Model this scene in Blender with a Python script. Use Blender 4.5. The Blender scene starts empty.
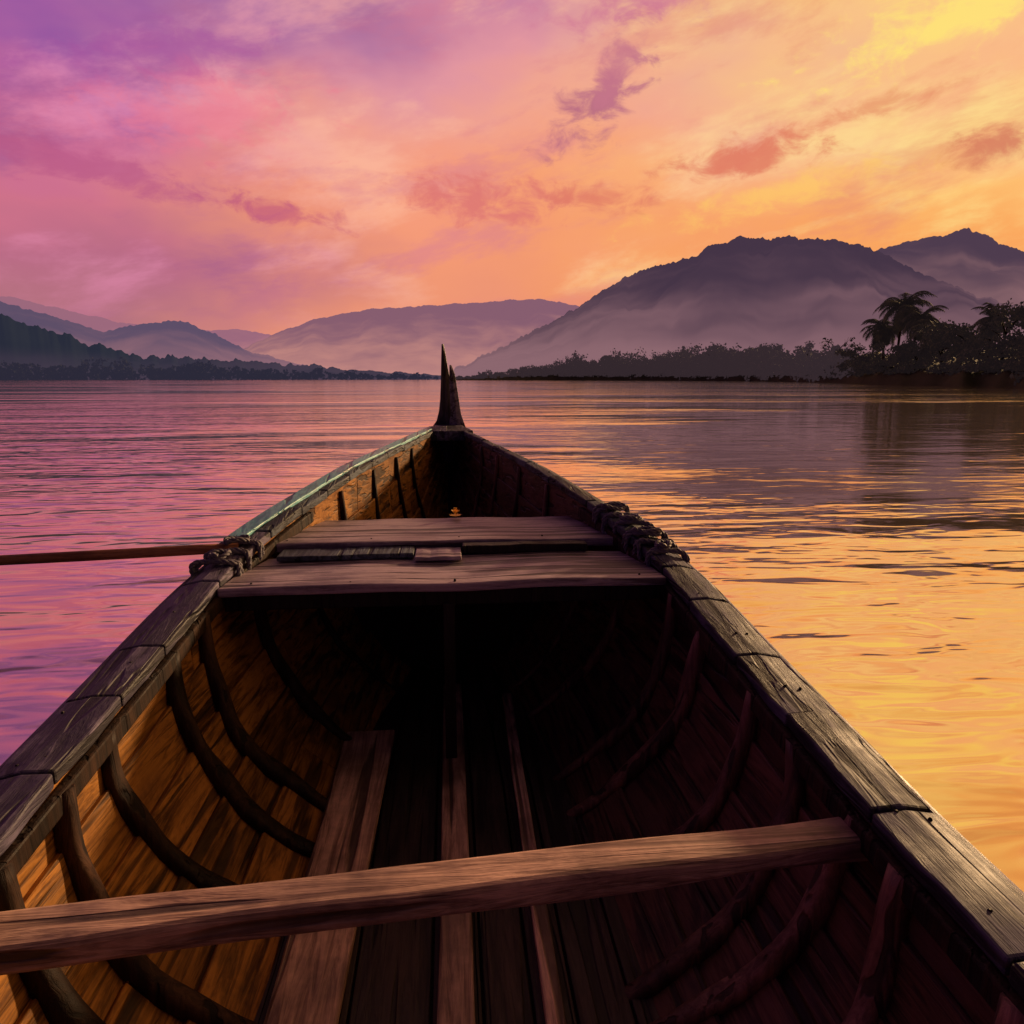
import bpy, math, random
import numpy as np
from mathutils import Vector, noise as mn
random.seed(7); np.random.seed(7)
scene=bpy.context.scene
scene.view_settings.view_transform='Standard'
scene.view_settings.look='None'
scene.view_settings.exposure=0
rad=math.radians
def lin(c): 
    return tuple([((x/255)/12.92 if x/255<=.04045 else ((x/255+.055)/1.055)**2.4) for x in c]+[1.0])

# ---------------------------------------------------------------- node helper
class NT:
    def __init__(s,tree): s.t=tree; s.n=tree.nodes; s.l=tree.links
    def put(s,inp,v):
        if isinstance(v,bpy.types.NodeSocket): s.l.new(v,inp)
        else: inp.default_value=v
    def m(s,op,a,b=None,c=None,clamp=False):
        n=s.n.new('ShaderNodeMath'); n.operation=op; n.use_clamp=clamp
        s.put(n.inputs[0],a)
        if b is not None: s.put(n.inputs[1],b)
        if c is not None: s.put(n.inputs[2],c)
        return n.outputs[0]
    def mr(s,v,a,b,c=0.,d=1.,smooth=True):
        n=s.n.new('ShaderNodeMapRange'); n.interpolation_type='SMOOTHSTEP' if smooth else 'LINEAR'
        s.put(n.inputs[0],v)
        for i,x in zip((1,2,3,4),(a,b,c,d)): s.put(n.inputs[i],x)
        return n.outputs[0]
    def mix(s,f,a,b,mode='MIX'):
        n=s.n.new('ShaderNodeMix'); n.data_type='RGBA'; n.blend_type=mode
        s.put(n.inputs[0],f); s.put(n.inputs[6],a); s.put(n.inputs[7],b)
        return n.outputs[2]
    def ramp(s,f,stops,interp='LINEAR'):
        n=s.n.new('ShaderNodeValToRGB'); r=n.color_ramp; r.interpolation=interp
        while len(r.elements)>1: r.elements.remove(r.elements[-1])
        r.elements[0].position=stops[0][0]; r.elements[0].color=stops[0][1]
        for p,c in stops[1:]:
            e=r.elements.new(p); e.color=c
        s.put(n.inputs[0],f); return n.outputs[0]
    def xyz(s,x,y,z=0.):
        n=s.n.new('ShaderNodeCombineXYZ')
        for i,v in enumerate((x,y,z)): s.put(n.inputs[i],v)
        return n.outputs[0]
    def noise(s,vec,scale,detail=4.,rough=.5,dist=0.,dim='3D'):
        n=s.n.new('ShaderNodeTexNoise'); n.noise_dimensions=dim; s.put(n.inputs['Vector'],vec)
        n.inputs['Scale'].default_value=scale; n.inputs['Detail'].default_value=detail
        n.inputs['Roughness'].default_value=rough; n.inputs['Distortion'].default_value=dist
        return n.outputs[0]
    def mapping(s,vec,scale,loc=(0,0,0),rot=(0,0,0)):
        n=s.n.new('ShaderNodeMapping'); s.put(n.inputs[0],vec)
        n.inputs['Scale'].default_value=scale; n.inputs['Location'].default_value=loc; n.inputs['Rotation'].default_value=rot
        return n.outputs[0]
    def bump(s,h,strength,dist,normal=None):
        n=s.n.new('ShaderNodeBump'); n.inputs['Strength'].default_value=strength; n.inputs['Distance'].default_value=dist
        s.put(n.inputs['Height'],h)
        if normal is not None: s.put(n.inputs['Normal'],normal)
        return n.outputs[0]

# ---------------------------------------------------------------- world / sky
SUN_AZ,SUN_EL=51,13.5
w=bpy.data.worlds.new("sky"); scene.world=w; w.use_nodes=True
w.node_tree.nodes.clear(); g=NT(w.node_tree)
tc=g.n.new('ShaderNodeTexCoord').outputs['Generated']
sp=g.n.new('ShaderNodeSeparateXYZ'); g.l.new(tc,sp.inputs[0]); X,Y,Z=sp.outputs
az=g.m('MULTIPLY',g.m('ARCTAN2',X,Y),57.2958)
el=g.m('MULTIPLY',g.m('ARCSINE',Z),57.2958)
base2=g.xyz(g.m('MULTIPLY',az,.05),g.m('MULTIPLY',el,.1))
n1=g.m('SUBTRACT',g.noise(base2,1.1,4,.55,0,'2D'),.5)
n2=g.m('SUBTRACT',g.noise(g.mapping(base2,(1,1,1),(7,3,0)),1.0,4,.55,0,'2D'),.5)
elw=g.m('ADD',el,g.m('MULTIPLY',n1,g.mr(el,0,14,3,13)))
azw=g.m('ADD',az,g.m('MULTIPLY',n2,30.))
f=g.m('DIVIDE',elw,90.,clamp=True)
def rp(st): return g.ramp(f,[(e/90.,lin(c)) for e,c in st],'LINEAR')
L=rp([(0,(204,132,120)),(4,(180,114,126)),(9,(186,108,134)),(13,(206,114,138)),(16.5,(204,110,150)),(20,(164,94,160)),(25,(118,76,158)),(34,(80,52,78)),(60,(40,26,50)),(90,(24,17,42))])
C=rp([(0,(236,154,118)),(4,(234,146,116)),(9,(244,154,116)),(14,(246,156,124)),(18,(240,160,144)),(22,(226,150,160)),(27,(198,128,160)),(38,(140,86,96)),(60,(52,32,54)),(90,(24,17,42))])
R=rp([(0,(246,156,94)),(5,(248,156,90)),(10,(251,170,96)),(14,(254,190,112)),(18,(250,186,136)),(23,(253,204,130)),(30,(248,184,108)),(42,(210,138,84)),(62,(80,46,50)),(90,(24,17,42))])
fr=g.mr(azw,2,34); fl=g.mr(azw,-26,-2)
col=g.mix(fr,g.mix(fl,L,C),R)
a20=rad(11)
p=g.m('ADD',g.m('MULTIPLY',az,math.cos(a20)),g.m('MULTIPLY',el,math.sin(a20)))
q=g.m('SUBTRACT',g.m('MULTIPLY',el,math.cos(a20)),g.m('MULTIPLY',az,math.sin(a20)))
sv=g.xyz(g.m('MULTIPLY',p,.055),g.m('MULTIPLY',q,.16))
hi=g.mr(g.noise(sv,1.0,6,.62,.12,'2D'),.46,.70)
lo=g.mr(g.noise(g.mapping(sv,(1,1,1),(4.3,9.1,0)),1.2,6,.64,.12,'2D'),.48,.72)
fade=g.mr(el,1,9)
lightc=g.mix(fl,lin((232,144,180)),g.mix(fr,lin((255,190,160)),lin((255,232,146))))
darkc=g.mix(fl,lin((146,80,142)),g.mix(fr,lin((214,124,146)),lin((230,138,108))))
col=g.mix(g.m('MULTIPLY',g.m('MULTIPLY',hi,fade),.62),col,lightc)
col=g.mix(g.m('MULTIPLY',g.m('MULTIPLY',lo,fade),.52),col,darkc)
cn=g.m('SUBTRACT',g.noise(g.xyz(g.m('MULTIPLY',az,.34),g.m('MULTIPLY',el,.62)),1.0,6,.62,.3,'2D'),.5)
for (ca,ce,ra,re,slope,cc,st) in [(37,22.5,9,2.0,.22,(255,228,120),.85),(26,13.2,9,1.1,.15,(255,206,104),.55),(-17,18.0,7,2.4,.1,(240,122,142),.5),(11.3,19.3,3.4,2.0,.55,(180,104,130),.9),(13.3,22.0,2.4,2.2,.8,(198,118,138),.8),(16,26,8,1.6,.1,(206,116,150),.7),(23,15.7,4.8,1.3,.05,(224,120,96),.85),(3,13.6,6.5,1.7,.0,(222,120,116),.9),(12,13.6,4.2,1.0,-.05,(226,126,104),.85),
                            (-12.5,12.0,4.6,.8,-.15,(202,100,120),.8),(38.3,14.6,3.0,1.0,-.1,(214,122,96),.85),(-26,14.0,10,1.3,-.12,(182,86,132),.65),(31,17.8,4,.6,.1,(228,140,102),.65),(38,26.5,8,1.0,.12,(232,160,124),.6),(-20,21,8,1.4,.2,(166,82,156),.5),(50,20,6,1.6,.1,(226,130,80),.6)]:
    dx=g.m('SUBTRACT',az,float(ca)); dy=g.m('SUBTRACT',g.m('SUBTRACT',el,float(ce)),g.m('MULTIPLY',dx,float(slope)))
    ax=g.m('DIVIDE',dx,float(ra)); ay=g.m('DIVIDE',dy,float(re))
    d=g.m('SQRT',g.m('ADD',g.m('MULTIPLY',ax,ax),g.m('MULTIPLY',ay,ay)))
    k=g.m('ADD',g.m('SUBTRACT',1.,d),g.m('MULTIPLY',cn,3.4))
    col=g.mix(g.m('MULTIPLY',g.mr(k,-.3,.95),st),col,lin(cc))
back=g.mr(g.m('ABSOLUTE',g.m('SUBTRACT',az,18.)),60,125)
col=g.mix(back,col,g.mix(g.mr(el,0,40),lin((70,46,84)),lin((26,20,46))))
bg=g.n.new('ShaderNodeBackground'); g.l.new(col,bg.inputs[0]); bg.inputs[1].default_value=1.0
out=g.n.new('ShaderNodeOutputWorld'); g.l.new(bg.outputs[0],out.inputs[0])

sd=bpy.data.lights.new("sun","SUN"); sd.energy=4.8; sd.angle=rad(4); sd.color=(1,.62,.31)
so=bpy.data.objects.new("sun",sd); scene.collection.objects.link(so)
dv=Vector((math.sin(rad(SUN_AZ))*math.cos(rad(SUN_EL)),math.cos(rad(SUN_AZ))*math.cos(rad(SUN_EL)),math.sin(rad(SUN_EL))))
so.rotation_euler=dv.to_track_quat('Z','Y').to_euler()

cd=bpy.data.cameras.new("camera"); cam=bpy.data.objects.new("camera",cd); scene.collection.objects.link(cam)
cd.lens=24; cd.sensor_width=36; cd.clip_start=.02; cd.clip_end=20000
cam.location=(.012,0,1.3); cam.rotation_euler=(rad(90-11.1),0,rad(-5.2)); scene.camera=cam

# ---------------------------------------------------------------- materials
def newmat(name):
    m=bpy.data.materials.new(name); m.use_nodes=True; m.node_tree.nodes.clear()
    g=NT(m.node_tree); o=g.n.new('ShaderNodeOutputMaterial'); b=g.n.new('ShaderNodeBsdfPrincipled'); g.l.new(b.outputs[0],o.inputs[0])
    return m,g,b,o
def wood(name,dark,light,axis='Y',rough=.55,spec=.4,bump=.6,patch=None,seed=0.):
    m,g,b,o=newmat(name)
    tc=g.n.new('ShaderNodeTexCoord').outputs['Object']
    rnd=g.n.new('ShaderNodeObjectInfo').outputs['Random']
    off=g.xyz(g.m('MULTIPLY',rnd,31.),g.m('MULTIPLY',rnd,17.),g.m('MULTIPLY',rnd,23.))
    va=g.n.new('ShaderNodeVectorMath'); va.operation='ADD'; g.l.new(tc,va.inputs[0]); g.l.new(off,va.inputs[1]); v=va.outputs[0]
    sc={'Y':(16,1.1,16),'X':(1.1,16,16),'Z':(16,16,1.1)}[axis]
    gv=g.mapping(v,sc,(seed,seed,0))
    fine=g.noise(gv,2.6,5,.72,.8)
    broad=g.noise(v,3.2,5,.68)
    crack=g.mr(g.noise(g.mapping(v,tuple(s*(1.6 if s>2 else .8) for s in sc)),1.0,2,.5,.3),.37,.43,1,0)
    c=g.mix(g.mr(fine,.34,.66),lin(dark),lin(light))
    val=g.m('ADD',g.m('MULTIPLY',rnd,.6),.68)
    val=g.m('MULTIPLY',val,g.mr(broad,.3,.68,.45,1.3))
    c=g.mix(1.,c,g.xyz(val,val,val),'MULTIPLY')
    if patch: c=g.mix(g.m('MULTIPLY',g.mr(g.m('ADD',g.m('MULTIPLY',broad,.6),g.m('MULTIPLY',fine,.4)),.50,.60),.8),c,lin(patch))
    c=g.mix(g.m('MULTIPLY',crack,.75),c,(.006,.004,.004,1))
    g.l.new(c,b.inputs['Base Color'])
    g.l.new(g.mr(broad,.3,.7,rough-.1,rough+.22),b.inputs['Roughness'])
    b.inputs['Specular IOR Level'].default_value=spec
    h=g.m('SUBTRACT',g.m('ADD',g.m('MULTIPLY',fine,.8),g.m('MULTIPLY',broad,.6)),g.m('MULTIPLY',crack,.9))
    g.l.new(g.bump(h,bump,.006),b.inputs['Normal'])
    return m
M_plank=wood('hull_planks',(92,56,24),(206,140,62),'Y',.6,.22,.8,patch=(92,58,36))  # port copy, colour brightened toward a sunlit gold
M_plank_shade=wood('hull_planks_shaded',(60,38,32),(122,82,66),'Y',.55,.3,.8,patch=(76,54,50))  # starboard copy, shade of the unlit side put into a darker colour
M_plankout=wood('hull_outside',(50,32,26),(92,62,48),'Y',.55,.3,.8)
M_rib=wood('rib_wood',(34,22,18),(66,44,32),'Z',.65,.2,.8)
M_rib2=wood('rib_wood_lightened',(84,56,50),(132,92,80),'Z',.55,.35,.8)  # starboard ribs, colour lightened so they show on the shaded side
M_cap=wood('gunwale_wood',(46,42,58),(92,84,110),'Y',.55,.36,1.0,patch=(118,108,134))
M_capR=wood('gunwale_wood_darkened',(34,33,48),(68,66,90),'Y',.62,.28,1.0,patch=(90,86,110))  # starboard caps, colour darkened to offset the strong sun there
M_capbow=wood('gunwale_bow_wood',(36,40,50),(78,84,100),'Y',.6,.30,1.0,patch=(98,108,122))
M_beam=wood('thwart_wood',(124,92,82),(214,172,154),'X',.5,.45,.9)
M_seat=wood('seat_wood',(122,104,116),(208,184,196),'X',.46,.5,.9,patch=(168,144,156))
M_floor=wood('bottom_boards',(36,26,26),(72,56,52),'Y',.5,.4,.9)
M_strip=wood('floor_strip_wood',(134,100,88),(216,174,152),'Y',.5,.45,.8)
M_dark=wood('dark_wood',(22,16,16),(46,34,32),'Z',.55,.3,.8)
M_stem=wood('stem_wood',(30,26,34),(84,74,84),'Z',.5,.4,.9)
M_teal=wood('teal_paint',(80,160,172),(150,222,224),'Y',.4,.5,.7,patch=(100,134,144))
M_oar=wood('oar_wood',(110,68,48),(160,108,80),'X',.55,.3,.5)
def ropemat():
    m,g,b,o=newmat('rope_fibre')
    tc=g.n.new('ShaderNodeTexCoord').outputs['Object']
    n=g.noise(tc,90,2,.6)
    g.l.new(g.mix(n,lin((40,42,54)),lin((122,114,128))),b.inputs['Base Color']); b.inputs['Roughness'].default_value=.65
    g.l.new(g.bump(n,.8,.004),b.inputs['Normal']); return m
M_rope=ropemat()

# ---------------------------------------------------------------- mesh helpers
def mesh(name,verts,faces,mat,parent=None,smooth=False,bevel=0,segs=2):
    me=bpy.data.meshes.new(name); me.from_pydata([tuple(map(float,v)) for v in verts],[],[tuple(map(int,f)) for f in faces]); me.update()
    import bmesh
    bm=bmesh.new(); bm.from_mesh(me); bmesh.ops.recalc_face_normals(bm,faces=bm.faces); bm.to_mesh(me); bm.free()
    if smooth: me.polygons.foreach_set('use_smooth',[True]*len(me.polygons))
    me.materials.append(mat)
    ob=bpy.data.objects.new(name,me); scene.collection.objects.link(ob)
    if parent: ob.parent=parent
    if bevel:
        b=ob.modifiers.new('bevel','BEVEL'); b.width=bevel; b.segments=segs; b.limit_method='ANGLE'; b.angle_limit=rad(35)
    return ob
def loft(rings,closed=True,caps=True):
    n=len(rings[0]); V=[p for r in rings for p in r]; F=[]
    for i in range(len(rings)-1):
        for j in range(n if closed else n-1):
            k=(j+1)%n
            F.append((i*n+j,i*n+k,(i+1)*n+k,(i+1)*n+j))
    if caps and closed:
        F.append(tuple(range(n))[::-1]); F.append(tuple((len(rings)-1)*n+j for j in range(n)))
    return V,F
def board(name,corners,ztop,thick,mat,parent,bevel=.006,n=14,wob=.004,sag=0.):
    """corners: 4 xy points (front-left, front-right, back-right, back-left); long axis left-right"""
    fl,fr_,br,bl=[Vector((c[0],c[1])) for c in corners]; rings=[]
    s0=random.random()*50
    for i in range(n+1):
        t=i/n; a=fl.lerp(fr_,t); b=bl.lerp(br,t)
        wv=lambda k: (mn.noise(Vector((s0+t*4,k,0))))*wob
        zt=ztop if not callable(ztop) else ztop(t)
        z=zt+wv(9)-sag*math.sin(math.pi*t)
        rings.append([(a.x,a.y+wv(1),z+wv(5)*.4),(b.x,b.y+wv(2),z),(b.x,b.y+wv(2),z-thick),(a.x,a.y+wv(1)*.7,z-thick+wv(3))])
    V,F=loft(rings); return mesh(name,V,F,mat,parent,bevel=bevel)
def sweep_tube(path,radius,nseg=8):
    rings=[]; prev=None
    for i,p in enumerate(path):
        t=(path[min(i+1,len(path)-1)]-path[max(i-1,0)]).normalized()
        if prev is None:
            a=t.cross(Vector((.3,.2,1))).normalized()
        else:
            a=(prev-t*prev.dot(t)).normalized()
        prev=a; b=t.cross(a); r=radius(i/(len(path)-1)) if callable(radius) else radius
        rings.append([p+a*r*math.cos(2*math.pi*k/nseg)+b*r*math.sin(2*math.pi*k/nseg) for k in range(nseg)])
    return loft(rings)
def merge(parts):
    V=[];F=[]
    for v,f in parts:
        o=len(V); V+=list(v); F+=[tuple(i+o for i in q) for q in f]
    return V,F

# ---------------------------------------------------------------- boat shape
boat=bpy.data.objects.new("wooden_rowing_boat",None); scene.collection.objects.link(boat)
yy=np.arange(-3.2,5.6,.02)
def smoothtab(ys,vs,k=.16):
    v=np.interp(yy,ys,vs); n=int(k/.02); ker=np.hanning(2*n+3); ker/=ker.sum()
    vp=np.pad(v,n+1,mode='edge'); return np.convolve(vp,ker,'valid')
T_hw=smoothtab([-2.6,-1.8,-.8,0,1,1.6,2.1,2.35,2.6,3.2,4.16,4.9,5.1],[.45,.61,.72,.742,.75,.742,.71,.665,.59,.425,.225,.07,.02])
T_cw=smoothtab([-2.6,0,1.9,2.3,2.7,3.2,4,4.9,5.1],[.09,.10,.095,.08,.06,.046,.036,.034,.03])
T_zg=smoothtab([-2.6,-1,0,1,1.6,2.2,2.6,3.2,4.16,4.9,5.1],[.67,.54,.515,.53,.59,.69,.775,.86,.90,.925,.94])
T_zb=smoothtab([-2.6,-1.5,0,2.5,3.2,4.16,4.9,5.1],[.1,-.08,-.10,-.10,-.03,.2,.62,.8])
HW=lambda y: float(np.interp(y,yy,T_hw)); CW=lambda y: float(np.interp(y,yy,T_cw))
ZG=lambda y: float(np.interp(y,yy,T_zg)); ZB=lambda y: float(np.interp(y,yy,T_zb))
SX=[1,.975,.90,.775,.58,.35,0]; SZ=[1,.79,.58,.40,.25,.12,0]; ST=[0,.17,.34,.5,.67,.83,1]
tt=np.linspace(0,1,201); kk=np.hanning(31); kk/=kk.sum()
def sm(a):
    v=np.interp(tt,ST,a); vp=np.concatenate([2*v[0]-v[15:0:-1],v,2*v[-1]-v[-2:-17:-1]]); return np.convolve(vp,kk,'valid')
TX=sm(SX); TZ=sm(SZ)
def P(y,t,side,off=0.):
    """inner hull surface; off>0 = into the boat"""
    def q(t):
        return np.array([HW(y)*np.interp(t,tt,TX), ZB(y)+(ZG(y)-ZB(y))*np.interp(t,tt,TZ)])
    a=q(t); e=.01; d=q(min(t+e,1))-q(max(t-e,0)); L=np.hypot(*d)+1e-9; nrm=np.array([d[1],-d[0]])/L
    if nrm[0]>0: nrm=-nrm
    x=a[0]+nrm[0]*off; z=a[1]+abs(nrm[1])*off
    return Vector((side*max(x,.0),y,z))
tb=[0,.16,.31,.46,.60,.76,.98]
for side in (-1,1):
    for i in range(6):
        joints=[-2.6]
        yj=-2.6+random.uniform(.8,1.6)
        while yj<4.3: joints.append(yj); yj+=random.uniform(.9,1.7)
        joints.append(5.02)
        for a,b in zip(joints[:-1],joints[1:]):
            ys=np.linspace(a+.0015,b-.0015,max(4,int((b-a)/.08)))
            rings=[]
            for y in ys:
                t0,t1=tb[i]-(0 if i==0 else .012),tb[i+1]+.004
                o0=.012; o1=-.003
                wb=.002*mn.noise(Vector((y*3,i,side)))
                r=[]
                for s in (0,.5,1): r.append(P(y,t0+(t1-t0)*s,side,o0+(o1-o0)*s+wb))
                for s in (1,.5,0): r.append(P(y,t0+(t1-t0)*s,side,-.022+(-.012 if s==1 else 0)))
                rings.append(r)
            V,F=loft(rings); mesh('strake',V,F,M_plank if side<0 else M_plank_shade,boat,bevel=.002,segs=1)
rings=[]
for y in np.arange(-2.6,5.05,.1):
    r=[P(y,t,-1,-.040) for t in np.linspace(0,1,12)]+[P(y,t,1,-.040) for t in np.linspace(1,0,12)]
    rings.append(r)
V,F=loft(rings,closed=False,caps=False); mesh('outer_skin',V,F,M_plankout,boat,smooth=True)
rings=[]
for y in np.arange(-2.6,5.16,.08):
    z=ZB(y)-.02; rings.append([(-.03,y,z+.0),(.03,y,z),(.03,y+.03,z-.09),(-.03,y+.03,z-.09)])
V,F=loft(rings); mesh('keel',V,F,M_stem,boat,bevel=.008)
pts=[P(-2.6,t,-1) for t in np.linspace(0,1,14)]+[P(-2.6,t,1) for t in np.linspace(1,0,14)]
n=len(pts); V=[(p.x,p.y,p.z) for p in pts]+[(p.x,p.y-.04,p.z) for p in pts]
F=[tuple(range(n)),tuple(range(2*n-1,n-1,-1))]+[(i,(i+1)%n,n+(i+1)%n,n+i) for i in range(n)]
mesh('transom',V,F,M_plankout,boat)
def capring(y,side,lift=0,inn=0,outx=0):
    hi_,wd=HW(y),CW(y); z=ZG(y)+lift; j=.006*mn.fractal(Vector((y*7,side*3,1)),1,2,3)
    xi=max(hi_-.022+inn+j,.004); xo=hi_+wd+outx-j*.8
    tilt=-.012; k=.003*mn.noise(Vector((y*9,side,4)))
    return [(side*xi,y,z+.0),(side*xi,y,z+.030+k),(side*(xi*.5+xo*.5),y,z+.037+tilt*.4),(side*xo,y,z+.032+tilt-k),(side*xo,y,z-.002+tilt)]
for side in (-1,1):
    y0=-2.62+(.1 if side>0 else 0)
    while y0<4.98:
        L_=random.choice([.22,.26,.30,.36]); y1=min(y0+L_,5.02)
        if 5.02-y1<.2: y1=5.02
        lift=random.uniform(-.003,.005); o=random.uniform(-.006,.006)
        ys=np.linspace(y0+.002,y1-.002,12)
        skew=.03*side
        rings=[[(x,yv+skew*(abs(x)-HW(y))*1.0,z) for (x,yv,z) in capring(y,side,lift,0,o)] for y in ys]
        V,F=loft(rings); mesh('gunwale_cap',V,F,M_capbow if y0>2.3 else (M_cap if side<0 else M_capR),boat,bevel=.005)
        y0=y1
    rings=[]
    for y in np.arange(-2.58,2.75,.08):
        p0=HW(y); z=ZG(y)
        rings.append([(side*max(p0-.014,.003),y,z-.003),(side*max(p0-.034,.002),y,z-.004),(side*max(p0-.036,.002),y,z-.045),(side*max(p0-.018,.003),y,z-.048)])
    V,F=loft(rings); mesh('inwale',V,F,M_rib,boat,bevel=.005)
    rings=[]
    for y in np.arange(-2.58,5.0,.08):
        p0=HW(y)+CW(y); z=ZG(y)
        rings.append([(side*(p0+.003),y,z+.016),(side*(p0+.018),y,z+.012),(side*(p0+.018),y,z-.03),(side*(p0-.03),y,z-.034)])
    V,F=loft(rings); mesh('rub_rail',V,F,M_cap,boat,bevel=.005)
rings=[]
for y in np.arange(2.36,4.90,.06):
    p0=HW(y)+CW(y); z=ZG(y); k=.006*mn.noise(Vector((y*6,2,2)))
    rings.append([(-(p0-.040+k),y,z+.024),(-(p0-.040+k),y,z+.044),(-(p0+.024),y,z+.042),(-(p0+.028),y,z+.004)])
V,F=loft(rings); mesh('painted_rail',V,F,M_teal,boat,bevel=.004)
# ribs
for side in (-1,1):
    for ri,y in enumerate([-2.1,-1.7,-1.3,-.9,-.5,-.1,.3,.62,.86,1.03,1.21,1.42,1.73,1.95,2.3,2.62,3.0,3.4,3.8,4.15]):
        yo=y+random.uniform(-.025,.025)+(.03 if side>0 else 0); lean=random.uniform(-.05,.12); wd=random.uniform(.016,.025)*(1 if y<2.5 else .8); pr=random.uniform(.028,.042)*(1 if y<2.5 else .5)
        rings=[]; N=22; s0=random.random()*40
        tmax=random.uniform(.76,.84)
        for i in range(N+1):
            t=.015+(tmax-.015)*i/N; u=i/N
            tap=1-.45*max(0,(u-.7)/.3)
            yc=yo-lean*u+.022*mn.noise(Vector((s0,u*3,0)))
            ww=wd*(1+.35*mn.noise(Vector((s0+9,u*5,0))))*tap; pp=pr*(1+.4*mn.noise(Vector((s0+19,u*4,0))))*tap
            r=[]
            for (a,b) in [(-1,0),(-1,.6),(-.8,.9),(-.3,1),(.3,1),(.8,.9),(1,.6),(1,0)]:
                v=P(yc,t,side,.004+pp*b); v.y=yc+ww*a; r.append(v)
            rings.append(r)
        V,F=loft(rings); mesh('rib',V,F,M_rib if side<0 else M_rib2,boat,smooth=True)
# bottom boards
xs=[-.47,-.37,-.21,-.045,.06,.16,.245,.36,.47]
for i in range(len(xs)-1):
    rings=[]; dz=random.uniform(-.006,.004)
    for y in np.arange(-2.3,3.0,.2):
        s=1 if y<2 else 1-.35*(y-2)
        if y<-1: s=1+.25*(y+1)
        a=xs[i]*s+.003;b=xs[i+1]*s-.003; z=.052+dz
        rings.append([(a,y,z),(b,y,z),(b,y,z-.015),(a,y,z-.015)])
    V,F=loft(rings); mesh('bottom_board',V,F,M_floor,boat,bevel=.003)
rings=[]
for y in np.arange(-2.45,3.2,.2):
    s=1 if y<2 else 1-.35*(y-2)
    if y<-1: s=1+.2*(y+1)
    rings.append([(-.56*s,y,.026),(.56*s,y,.026),(.54*s,y,.008),(-.54*s,y,.008)])
V,F=loft(rings); mesh('dark_liner',V,F,M_dark,boat)  # added dark sheet, hides bright water behind the board gaps
def strip(name,x0,x1,X0,X1,ya,yb,z):
    rings=[]
    for i in range(13):
        t=i/12; y=ya+(yb-ya)*t; a=x0+(X0-x0)*t; b=x1+(X1-x1)*t; j=.005*mn.noise(Vector((y*4,x0*9,3)))
        rings.append([(a+j,y,z),(b+j*.5,y,z),(b+j*.5,y,z-.022),(a+j,y,z-.022)])
    V,F=loft(rings); mesh(name,V,F,M_strip,boat,bevel=.005)
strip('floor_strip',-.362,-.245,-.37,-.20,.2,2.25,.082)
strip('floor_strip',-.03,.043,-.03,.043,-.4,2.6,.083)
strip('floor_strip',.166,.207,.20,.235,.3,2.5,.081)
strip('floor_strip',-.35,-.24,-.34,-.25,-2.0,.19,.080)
for s in (-1,1):
    rings=[]
    for y in np.arange(-2.2,2.9,.15):
        k=1 if y<2 else 1-.35*(y-2)
        if y<-1: k=1+.25*(y+1)
        rings.append([(s*.465*k,y,.062),(s*.56*k,y,.085),(s*.56*k,y,.03),(s*.465*k,y,.03)])
    V,F=loft(rings); mesh('bilge_stringer',V,F,M_floor,boat,bevel=.004)
pts=[P(2.84,t,-1,.0) for t in np.linspace(.08,.9,12)]+[P(2.84,t,1,.0) for t in np.linspace(.9,.08,12)]
pts=[Vector((p.x,p.y,min(p.z,.675))) for p in pts]
n=len(pts); V=[(p.x,p.y,p.z) for p in pts]+[(p.x,p.y+.02,p.z) for p in pts]
F=[tuple(range(n)),tuple(range(2*n-1,n-1,-1))]+[(i,(i+1)%n,n+(i+1)%n,n+i) for i in range(n)]
mesh('seat_dark_panel',V,F,M_dark,boat)  # added dark panel that makes the space under the seat black
# thwarts
board('near_thwart',[(-.80,.892),(.765,1.000),(.765,1.075),(-.80,.972)],lambda t:.500+.010*t,.048,M_beam,boat,.009,30,.013)
board('fore_seat_board',[(-.69,2.03),(.69,2.03),(.665,2.38),(-.665,2.38)],.683,.028,M_seat,boat,.006,24,.009)
board('fore_seat_back_board',[(-.635,2.42),(.63,2.42),(.51,2.83),(-.51,2.83)],.722,.034,M_seat,boat,.006,24,.008)
board('seat_batten',[(-.58,2.30),(-.12,2.31),(-.12,2.41),(-.58,2.41)],.706,.018,M_capbow,boat,.004,8,.004)
board('seat_batten',[(.05,2.36),(.50,2.36),(.50,2.412),(.05,2.412)],.716,.030,M_dark,boat,.004,8,.004)
board('seat_batten',[(-.115,2.27),(.045,2.27),(.045,2.40),(-.115,2.40)],.702,.015,M_seat,boat,.004,6,.004)
board('seat_bearer',[(-.68,2.05),(.68,2.05),(.68,2.10),(-.68,2.10)],.652,.05,M_dark,boat,.004,8,.003)
V,F=loft([[(-.018,2.04,z),(.018,2.04,z),(.018,2.075,z),(-.018,2.075,z)] for z in (.06,.3,.61)]); mesh('stanchion',V,F,M_dark,boat,bevel=.004)
# nail heads
parts=[]
def nail(x,y,z,r=.0036):
    ring=[(x+r*math.cos(k*math.pi/4),y+r*math.sin(k*math.pi/4),z) for k in range(8)]
    top=[(x+r*.6*math.cos(k*math.pi/4),y+r*.6*math.sin(k*math.pi/4),z+.002) for k in range(8)]
    parts.append(loft([[(a,b,c-.006) for a,b,c in ring],ring,top]))
for side in (-1,1):
    y=-2.5
    while y<4.2:
        nail(side*(HW(y)+CW(y)*random.uniform(.15,.35)),y,ZG(y)+.032) 
        if random.random()<.5 and y<2.2: nail(side*(HW(y)+CW(y)*random.uniform(.6,.8)),y+random.uniform(-.02,.02),ZG(y)+.028)
        y+=random.uniform(.16,.26)
for x in (-.60,-.3,.02,.33,.61): nail(x,2.06+random.uniform(-.01,.01),.684); nail(x+.02,2.47,.723)
V,F=merge(parts); mesh('nail_heads',V,F,M_dark,boat)
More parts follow.
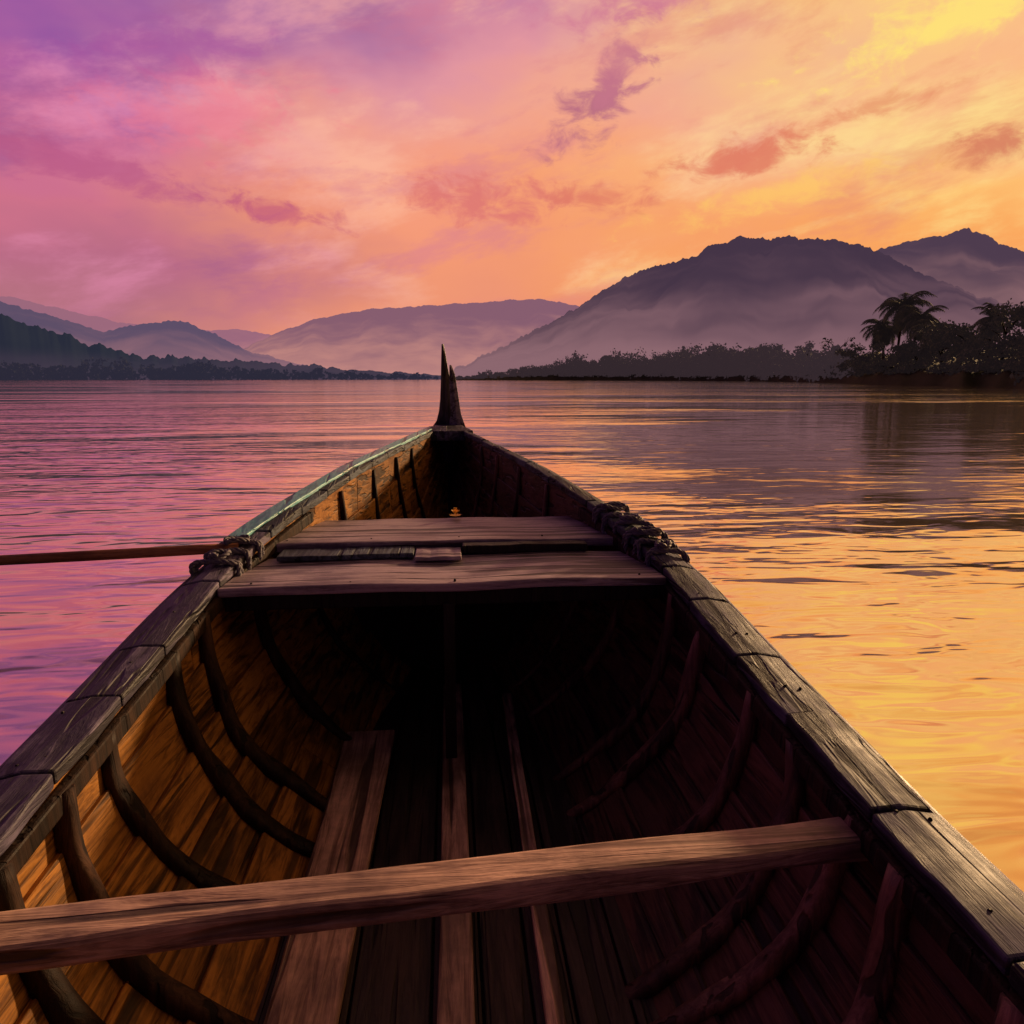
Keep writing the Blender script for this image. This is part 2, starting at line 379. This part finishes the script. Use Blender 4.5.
# stem horn
def horn(name,rows,y,mat):
    rings=[]
    for (z,x0,x1,d,yo) in rows:
        rings.append([(x0,y+yo,z),(x0+(x1-x0)*.5,y+yo-.012,z),(x1,y+yo,z),(x1*.9+x0*.1,y+yo+d,z),(x0*.9+x1*.1,y+yo+d,z)])
    V,F=loft(rings); return mesh(name,V,F,mat,boat,bevel=.004)
horn('stem_post',[(.70,-.06,.06,.12,0),(.90,-.18,.18,.14,-.02),(.93,-.15,.155,.14,0),(.96,-.11,.12,.14,0),(1.0,-.08,.09,.13,.01),(1.07,-.062,.066,.12,.02),(1.15,-.052,.050,.11,.02),(1.25,-.046,.030,.09,.02),(1.35,-.042,.012,.07,.01),(1.45,-.038,-.004,.045,0),(1.535,-.034,-.018,.02,-.01)],4.95,M_stem)
horn('stem_cheek',[(.90,.0,.16,.05,0),(.95,.0,.13,.05,0),(1.05,.022,.096,.045,0),(1.2,.018,.076,.04,0),(1.33,.016,.056,.03,0),(1.39,.018,.034,.02,0)],4.90,M_cap)
horn('breasthook',[(.885,-.18,.18,.3,-.22),(.95,-.17,.17,.3,-.2),(.972,-.11,.11,.2,-.1)],4.85,M_cap)

def marigold(name,loc):
    m,g,b,o=newmat('petals'); b.inputs['Base Color'].default_value=lin((250,200,90)); b.inputs['Roughness'].default_value=.6
    V=[];F=[]
    for layer,(r,h,tilt) in enumerate([(.030,.006,.3),(.026,.016,.8),(.018,.028,1.2)]):
        for k in range(11):
            a=2*math.pi*k/11+layer*.3; d=Vector((math.cos(a)*math.cos(tilt),math.sin(a)*math.cos(tilt),math.sin(tilt))); s=Vector((-math.sin(a),math.cos(a),0))
            c=Vector(loc)+Vector((0,0,h)); i=len(V)
            V+=[c,c+d*r*.6+s*.006,c+d*r,c+d*r*.6-s*.006]; F.append((i,i+1,i+2,i+3))
    return mesh(name,V,F,m)
marigold('marigold_flower',(.03,2.80,.727))

# ropes
def laidrope(path,r,turns_per_m=26):
    L=[0]
    for a,b in zip(path[:-1],path[1:]): L.append(L[-1]+(b-a).length)
    parts=[]
    for k in range(3):
        pp=[]; prev=None
        for i,p in enumerate(path):
            t=(path[min(i+1,len(path)-1)]-path[max(i-1,0)]).normalized()
            a=t.cross(Vector((.3,.2,1))).normalized() if prev is None else (prev-t*prev.dot(t)).normalized()
            prev=a;b=t.cross(a);ph=L[i]*turns_per_m*2*math.pi*.5+k*2*math.pi/3
            pp.append(p+(a*math.cos(ph)+b*math.sin(ph))*r*.5)
        parts.append(sweep_tube(pp,r*.56,6))
    return merge(parts)
def lashing(name,side,ya,yb,turns,messy):
    parts=[]; N=turns*44; path=[]
    for i in range(N):
        u=i/(N-1); th=2*math.pi*turns*u; yc=ya+(yb-ya)*u+.02*math.sin(th*.5+1)
        hi_,wd=HW(yc),CW(yc); z=ZG(yc)+.004; cx=hi_+wd*.42; rx=wd*.5+.024; rz=.038
        c,s=math.cos(th),math.sin(th); e=.5
        x=cx+rx*math.copysign(abs(c)**e,c); zz=z+rz*math.copysign(abs(s)**e,s)
        jit=.006*messy
        path.append(Vector((side*(x+jit*mn.noise(Vector((u*30,1,side)))),yc+jit*2*mn.noise(Vector((u*25,2,side))),zz+jit*abs(mn.noise(Vector((u*22,3,side)))))))
    parts.append(laidrope(path,.009,34))
    for k in range(messy):
        cy=ya+(yb-ya)*((k+.5)/messy); hi_,wd=HW(cy),CW(cy); c=Vector((side*(hi_+wd*.42),cy,ZG(cy)+.048)); pth=[]
        ra,rb=random.uniform(.03,.045),random.uniform(.018,.028); ro=random.uniform(0,3)
        for i in range(60):
            th=2*math.pi*1.6*i/59; x=ra*math.cos(th);y=rb*math.sin(th)
            pth.append(c+Vector((x*math.cos(ro)-y*math.sin(ro),x*math.sin(ro)+y*math.cos(ro),.008*math.sin(th*1.5+k)+.004)))
        parts.append(laidrope(pth,.0085,34))
    V,F=merge(parts); return mesh(name,V,F,M_rope,smooth=True)
lashing('rope_lashing',-1,2.14,2.36,6,2)
lashing('rope_lashing.001',1,2.14,2.60,12,4)
pth=[Vector((-.70,2.30,.742)).lerp(Vector((-3.1,2.24,.700)),i/20)+Vector((0,0,-.01*math.sin(math.pi*i/20))) for i in range(21)]
V1=sweep_tube(pth,lambda u:.017+.001*math.sin(u*9),10)
rings=[]
for i in range(9):
    u=i/8; x=-3.05-.7*u; hw=.02+.07*math.sin(min(1,u*1.6)*math.pi/2); th=.014-.008*u
    rings.append([(x,2.24-hw,.700),(x,2.24,.700+th),(x,2.24+hw,.700),(x,2.24,.700-th)])
V,F=merge([V1,loft(rings)]); mesh('oar',V,F,M_oar,smooth=True)

# ---------------------------------------------------------------- water
m,g,b,o=newmat('river_water')
pos=g.n.new('ShaderNodeNewGeometry').outputs['Position']
w1=g.noise(g.mapping(pos,(.30,1.05,1),rot=(0,0,rad(8))),1.0,3,.48,.25,'2D')
w2=g.noise(g.mapping(pos,(1.5,4.4,1),rot=(0,0,rad(-12))),1.0,2,.5,.3,'2D')
w0=g.noise(g.mapping(pos,(.05,.24,1),rot=(0,0,rad(4))),1.0,1,.5,.2,'2D')
w3=g.noise(g.mapping(pos,(.03,.10,1)),1.0,3,.5,0,'2D')
calm=g.mr(w3,.38,.60,.16,1.35)
cdist=g.n.new('ShaderNodeVectorMath'); cdist.operation='LENGTH'; g.l.new(pos,cdist.inputs[0])
near=g.m('MULTIPLY',g.mr(cdist.outputs['Value'],2,16,.52,1.35),g.mr(cdist.outputs['Value'],18,70,1,.40))
h=g.m('MULTIPLY',g.m('MULTIPLY',g.m('ADD',g.m('ADD',g.m('MULTIPLY',w1,1.0),g.m('MULTIPLY',w2,.24)),g.m('MULTIPLY',w0,1.1)),calm),near)
g.l.new(g.bump(h,.80,.12),b.inputs['Normal'])
b.inputs['Base Color'].default_value=(.92,.70,.44,1); b.inputs['Metallic'].default_value=.90; b.inputs['Roughness'].default_value=.07
rr=[0,2,5,10,20,40,80,160,320,640,1300,2600,5000,9000]; V=[(0,0,0)];F=[];S=96
for r in rr[1:]:
    for k in range(S): V.append((r*math.cos(2*math.pi*k/S),r*math.sin(2*math.pi*k/S),0))
for k in range(S): F.append((0,1+k,1+(k+1)%S))
for i in range(len(rr)-2):
    for k in range(S): F.append((1+i*S+k,1+(i+1)*S+k,1+(i+1)*S+(k+1)%S,1+i*S+(k+1)%S))
mesh('river_water',V,F,m)

# ---------------------------------------------------------------- hills
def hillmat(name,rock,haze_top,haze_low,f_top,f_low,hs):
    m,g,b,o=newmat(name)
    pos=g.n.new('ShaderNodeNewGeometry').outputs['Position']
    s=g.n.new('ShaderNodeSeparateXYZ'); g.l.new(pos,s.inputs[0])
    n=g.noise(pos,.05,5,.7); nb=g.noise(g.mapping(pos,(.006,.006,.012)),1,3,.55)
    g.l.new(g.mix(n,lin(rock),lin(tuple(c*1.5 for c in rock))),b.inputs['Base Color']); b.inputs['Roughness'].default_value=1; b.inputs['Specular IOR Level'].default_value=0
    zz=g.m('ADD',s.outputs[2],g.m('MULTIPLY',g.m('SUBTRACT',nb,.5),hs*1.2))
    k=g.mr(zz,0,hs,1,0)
    em=g.n.new('ShaderNodeEmission'); g.l.new(g.mix(k,lin(haze_top),lin(haze_low)),em.inputs[0])  # haze painted as a self-lit colour in the hill, by height
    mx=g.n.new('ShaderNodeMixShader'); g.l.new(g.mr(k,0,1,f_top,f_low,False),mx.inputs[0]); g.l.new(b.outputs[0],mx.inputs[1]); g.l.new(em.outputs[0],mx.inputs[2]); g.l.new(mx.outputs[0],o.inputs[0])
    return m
def hill(name,prof,R,Fd,mat,rough=2.,seed=0,step=.09):
    a0,a1=prof[0][0],prof[-1][0]; A=np.arange(a0,a1,step); rows=[0,.08,.18,.3,.42,.55,.68,.8,.9,.96,1.0,1.03,1.1,1.3,1.6]
    pa=[p[0] for p in prof]; ph=[p[1] for p in prof]; V=[];F=[]
    for i,a in enumerate(A):
        h0=float(np.interp(a,pa,ph))*R
        jit=(mn.noise(Vector((a*4.5,seed,5)))*rough*.8+abs(mn.noise(Vector((a*11,seed,8))))*rough)*min(1,h0/20)
        h0+=mn.fractal(Vector((a*.9,seed,0)),1,2,4)*rough*2.0*min(1,h0/20)
        for s in rows:
            h=h0+jit*max(0,(s-.86)/.14 if s<1 else 1)
            if s<=1: z=h*(s**.85); r=R-(1-s)*Fd; 
            else: z=h*(1-(s-1)/.6)*.98; r=R+(s-1)*Fd
            k=math.sin(min(s,1)*math.pi)
            z+=mn.fractal(Vector((a*.22,s*2.2,seed+3)),1,2,4)*h*.14*k
            r+=mn.noise(Vector((a*.3,s*2,seed+9)))*Fd*.10*k
            if s==0: z=-1
            V.append((r*math.sin(rad(a)),r*math.cos(rad(a)),max(z,-1)))
    n=len(rows)
    for i in range(len(A)-1):
        for j in range(n-1): F.append((i*n+j,(i+1)*n+j,(i+1)*n+j+1,i*n+j+1))
    return mesh(name,V,F,mat,smooth=True)
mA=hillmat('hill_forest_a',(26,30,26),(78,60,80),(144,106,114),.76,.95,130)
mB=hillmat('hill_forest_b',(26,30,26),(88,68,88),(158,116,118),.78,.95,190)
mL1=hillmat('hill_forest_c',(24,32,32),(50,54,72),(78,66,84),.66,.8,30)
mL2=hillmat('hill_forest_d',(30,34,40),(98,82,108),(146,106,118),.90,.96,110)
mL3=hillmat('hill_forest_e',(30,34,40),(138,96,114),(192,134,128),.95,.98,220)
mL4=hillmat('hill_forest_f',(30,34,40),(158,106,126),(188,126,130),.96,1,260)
hill('forested_hill',[(.2,.002),(.5,.014),(4.2,.043),(9.1,.085),(12.2,.118),(15.3,.146),(17,.153),(19,.160),(20.9,.176),(22.7,.183),(24.5,.180),(26.2,.180),(29,.173),(31.6,.161),(34,.135),(38,.10),(45,.05),(50,.01)],900,430,mA,2.4,1)
hill('forested_hill.001',[(24,.06),(28,.12),(31.6,.156),(33.7,.162),(35.9,.168),(37.2,.172),(38.7,.160),(40.6,.140),(45,.115),(55,.09),(70,.06),(95,.02)],1200,450,mB,2.6,2)
hill('forested_hill.002',[(-70,.02),(-50,.07),(-40,.085),(-31,.073),(-28,.056),(-25.7,.043),(-23,.029),(-19,.026),(-15,.023),(-11,.018),(-7,.012),(-3,.008),(1,.003)],800,200,mL1,2.6,3)
hill('forested_hill.003',[(-60,.05),(-40,.10),(-31,.088),(-27.3,.070),(-25,.056),(-23.2,.065),(-20.2,.073),(-18.1,.061),(-15.7,.038),(-12,.02),(-6,.004)],1700,500,mL2,3.,4)
hill('distant_hill',[(-19,.01),(-15,.045),(-12.9,.063),(-10,.081),(-6.1,.094),(-2.3,.099),(1.9,.104),(7.4,.110),(9.4,.104),(14,.08),(22,.03)],2800,800,mL3,3.,5)
hill('distant_hill.001',[(-60,.04),(-36,.09),(-30,.092),(-25,.072),(-20,.058),(-16,.064),(-13,.055),(-9,.045),(-4,.03)],3900,700,mL4,4.,6)

# ---------------------------------------------------------------- right bank
m,g,b,o=newmat('riverbank_grass')
pos=g.n.new('ShaderNodeNewGeometry').outputs['Position']
n=g.noise(pos,.25,5,.7); g.l.new(g.mix(n,(.03,.04,.018,1),(.09,.095,.045,1)),b.inputs['Base Color']); b.inputs['Roughness'].default_value=1; b.inputs['Specular IOR Level'].default_value=.1
RA=[-4,0,8,16,24,29,33,38,42,50,75]; RR=[455,450,425,380,310,228,160,128,112,95,70]
RS=lambda a: float(np.interp(a,RA,RR))+6*mn.noise(Vector((a*.8,0,0)))
V=[];F=[];A=np.arange(-.6,76,.25); rows=[(-4,-.6),(0,.05),(1.5,.7),(4,1.6),(12,2.4),(30,4.5),(80,8),(200,12),(420,16)]
for a in A:
    for (dr,z) in rows:
        k=min(1,max(.05,(a+.6)/8)); r=RS(a)+dr; zz=z*(1+.35*mn.noise(Vector((a*1.3,dr*.05,3))))*k
        V.append((r*math.sin(rad(a)),r*math.cos(rad(a)),zz))
n=len(rows)
for i in range(len(A)-1):
    for j in range(n-1): F.append((i*n+j,(i+1)*n+j,(i+1)*n+j+1,i*n+j+1))
mesh('river_bank',V,F,m,smooth=True)

# ---------------------------------------------------------------- vegetation
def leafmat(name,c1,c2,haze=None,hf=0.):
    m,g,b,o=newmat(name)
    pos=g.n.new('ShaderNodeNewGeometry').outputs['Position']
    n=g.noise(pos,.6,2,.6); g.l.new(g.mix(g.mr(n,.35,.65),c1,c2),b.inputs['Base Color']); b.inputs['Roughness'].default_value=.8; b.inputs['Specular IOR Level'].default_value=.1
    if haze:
        em=g.n.new('ShaderNodeEmission'); em.inputs[0].default_value=lin(haze); mx=g.n.new('ShaderNodeMixShader'); mx.inputs[0].default_value=hf  # haze painted as an even self-lit colour mixed into the leaves
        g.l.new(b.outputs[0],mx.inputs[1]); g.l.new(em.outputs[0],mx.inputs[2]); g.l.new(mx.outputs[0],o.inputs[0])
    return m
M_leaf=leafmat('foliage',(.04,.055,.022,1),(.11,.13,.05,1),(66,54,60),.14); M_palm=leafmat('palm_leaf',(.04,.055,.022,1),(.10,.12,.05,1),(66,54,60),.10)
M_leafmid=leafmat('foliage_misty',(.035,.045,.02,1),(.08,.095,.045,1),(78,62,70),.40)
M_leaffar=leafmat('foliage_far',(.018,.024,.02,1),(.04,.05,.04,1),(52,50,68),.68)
M_bark=leafmat('bark',(.03,.022,.018,1),(.06,.045,.035,1))
def leaves(centers,rads,count,size,flat=.7):
    C=np.repeat(np.array(centers),count,0); Rr=np.repeat(np.array(rads),count)[:,None]; n=len(C)
    d=np.random.normal(size=(n,3)); d/=np.linalg.norm(d,axis=1)[:,None]
    p=C+d*Rr*np.array([1,1,flat])*np.random.uniform(.2,1.05,(n,1))
    u=np.random.normal(size=(n,3)); u/=np.linalg.norm(u,axis=1)[:,None]
    v=np.cross(u,np.random.normal(size=(n,3))); v/=np.linalg.norm(v,axis=1)[:,None]
    s=size*np.random.uniform(.6,1.4,(n,1))
    V=np.stack([p-u*s*.5,p+v*s*.35,p+u*s*.5,p-v*s*.35],1).reshape(-1,3); F=np.arange(4*n).reshape(-1,4)
    return V.tolist(),F.tolist()
def pol(a,r): return (r*math.sin(rad(a)),r*math.cos(rad(a)))
def tree(name,a,r,H,W,dens=1.,base=2.2,bare=False,size=.55,mat=None):
    mat=mat or M_leaf
    x,y=pol(a,r); e=bpy.data.objects.new(name,None); scene.collection.objects.link(e)
    parts=[];tips=[]
    lean=random.uniform(-.06,.06)*H
    trunk=[Vector((x+lean*t*t+.15*mn.noise(Vector((t*3,a,0)))*H*.15,y,base-1.4+H*.62*t)) for t in np.linspace(0,1,8)]
    parts.append(sweep_tube(trunk,lambda u:H*.022*(1-.6*u),7))
    nb=13 if not bare else 16
    for k in range(nb):
        t=random.uniform(.3,1); s=trunk[min(7,int(t*7))]; th=random.uniform(0,2*math.pi); L_=W*.5*random.uniform(.4,1)*(1.15-.35*t)
        up=random.uniform(.1,.9)*H*.33
        e2=s+Vector((math.cos(th)*L_,math.sin(th)*L_,up)); mid=s.lerp(e2,.5)+Vector((0,0,up*.15))
        parts.append(sweep_tube([s,mid,e2],lambda u:H*.009*(1-.75*u)+.02,5)); tips.append(e2); tips.append(mid.lerp(e2,.4))
        if bare:
            for _ in range(3):
                e3=e2+Vector((random.uniform(-1,1),random.uniform(-1,1),random.uniform(.2,1.2)))*W*.13
                parts.append(sweep_tube([mid.lerp(e2,.6),e3],.045,4)); tips.append(e3)
    V,F=merge(parts); mesh('trunk_and_limbs',V,F,M_bark,e,smooth=True)
    cs=[];rs=[]
    for tp in tips:
        if bare and random.random()<.55: continue
        for _ in range(2 if not bare else 1):
            cs.append((tp.x+random.gauss(0,W*.06),tp.y+random.gauss(0,W*.06),tp.z+random.gauss(0,H*.035))); rs.append(W*random.uniform(.09,.17)*(1 if not bare else .5))
    V,F=leaves(cs,rs,int((55 if not bare else 16)*dens),size); mesh('crown',V,F,mat,e)
def palm(name,a,r,H,fl,lean=0.,base=2.,nf=30):
    x,y=pol(a,r); e=bpy.data.objects.new(name,None); scene.collection.objects.link(e)
    tr=[Vector((x+lean*t*t,y,base-1.4+(H-base)*t)) for t in np.linspace(0,1,12)]
    V,F=sweep_tube(tr,lambda u:.30*(1-.35*u)+.03*math.sin(u*60),8); mesh('trunk',V,F,M_bark,e,smooth=True)
    top=tr[-1]; V=[];F=[]
    for k in range(nf):
        th=2*math.pi*k/nf*2.4+random.uniform(-.2,.2); el0=random.uniform(-.9,1.3); L_=fl*random.uniform(.75,1.1)
        pts=[];p=top.copy(); ang=el0
        for i in range(13):
            pts.append(p.copy()); d=Vector((math.cos(th)*math.cos(ang),math.sin(th)*math.cos(ang),math.sin(ang))); p=p+d*L_/12; ang-=.11+.010*i
        side=Vector((-math.sin(th),math.cos(th),0))
        for i in range(1,13):
            u=i/12; ll=fl*.28*max(0.,math.sin(min(1,u*.95+.1)*math.pi))**.6+fl*.05
            for s in (-1,1):
                for q in (0,.33,.66):
                    c=pts[i-1].lerp(pts[i],q); dd=(pts[i]-pts[i-1]).normalized()
                    tip=c+side*s*ll*.75+dd*ll*.45-Vector((0,0,ll*random.uniform(.2,.6))); wv=dd*.12
                    j=len(V); V+=[c-wv,c+wv,tip]; F.append((j,j+1,j+2))
        v2,f2=sweep_tube(pts,lambda u:.06*(1-.8*u)+.01,4); o_=len(V); V+=v2; F+=[tuple(q+o_ for q in f) for f in f2]
    mesh('fronds',V,F,M_palm,e)
palm('palm_tree',34.0,172,17.8,6.8,.4,nf=38)
palm('palm_tree.001',34.9,166,14.8,6.2,1.0)
palm('palm_tree.002',33.2,176,13.5,5.6,-1.0)
palm('palm_tree.003',36.0,160,11.5,5.4,.6)
palm('palm_tree.004',39.3,140,12.4,4.4,.6)
tree('broadleaf_tree',36.8,150,12.5,12)
tree('broadleaf_tree.001',38.6,146,13,11)
tree('broadleaf_tree.002',40.2,135,13.5,12)
tree('broadleaf_tree.003',42.0,128,15.0,13)
tree('broadleaf_tree.004',44.5,124,14,11)
tree('broadleaf_tree.005',29.9,245,15.5,12,.7,bare=True,size=.6)
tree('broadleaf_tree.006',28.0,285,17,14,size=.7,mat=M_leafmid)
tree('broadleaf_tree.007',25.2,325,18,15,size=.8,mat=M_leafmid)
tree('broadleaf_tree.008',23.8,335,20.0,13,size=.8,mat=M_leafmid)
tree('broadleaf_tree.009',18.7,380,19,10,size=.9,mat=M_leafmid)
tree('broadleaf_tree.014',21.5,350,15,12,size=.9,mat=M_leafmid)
tree('broadleaf_tree.015',13.2,420,17,12,size=1.,mat=M_leafmid)
tree('broadleaf_tree.010',35.2,160,8.5,11)
tree('broadleaf_tree.011',31.4,205,10,10)
tree('broadleaf_tree.012',33.8,168,9.5,12)
tree('broadleaf_tree.013',32.4,182,7,10)
def mass(name,amin,amax,n,rf,hf,size,cnt,mat,base=1.2):
    cs=[];rs=[]
    for _ in range(n):
        a=random.uniform(amin,amax); r=rf(a)+abs(random.gauss(0,1))*rf(a)*.05+3; Ht=hf(a)*(.5+1.1*abs(mn.noise(Vector((a*1.7,4,0))))+random.uniform(-.1,.3))
        x,y=pol(a,r); k=max(2,int(Ht/1.5))
        for j in range(k):
            z=base*min(1,Ht/6)+(j+.2)/k*Ht; ww=Ht*.20
            cs.append((x+random.gauss(0,ww),y+random.gauss(0,ww),z)); rs.append(Ht*random.uniform(.12,.22)+.5)
    V,F=leaves(cs,rs,cnt,size); mesh(name,V,F,mat)
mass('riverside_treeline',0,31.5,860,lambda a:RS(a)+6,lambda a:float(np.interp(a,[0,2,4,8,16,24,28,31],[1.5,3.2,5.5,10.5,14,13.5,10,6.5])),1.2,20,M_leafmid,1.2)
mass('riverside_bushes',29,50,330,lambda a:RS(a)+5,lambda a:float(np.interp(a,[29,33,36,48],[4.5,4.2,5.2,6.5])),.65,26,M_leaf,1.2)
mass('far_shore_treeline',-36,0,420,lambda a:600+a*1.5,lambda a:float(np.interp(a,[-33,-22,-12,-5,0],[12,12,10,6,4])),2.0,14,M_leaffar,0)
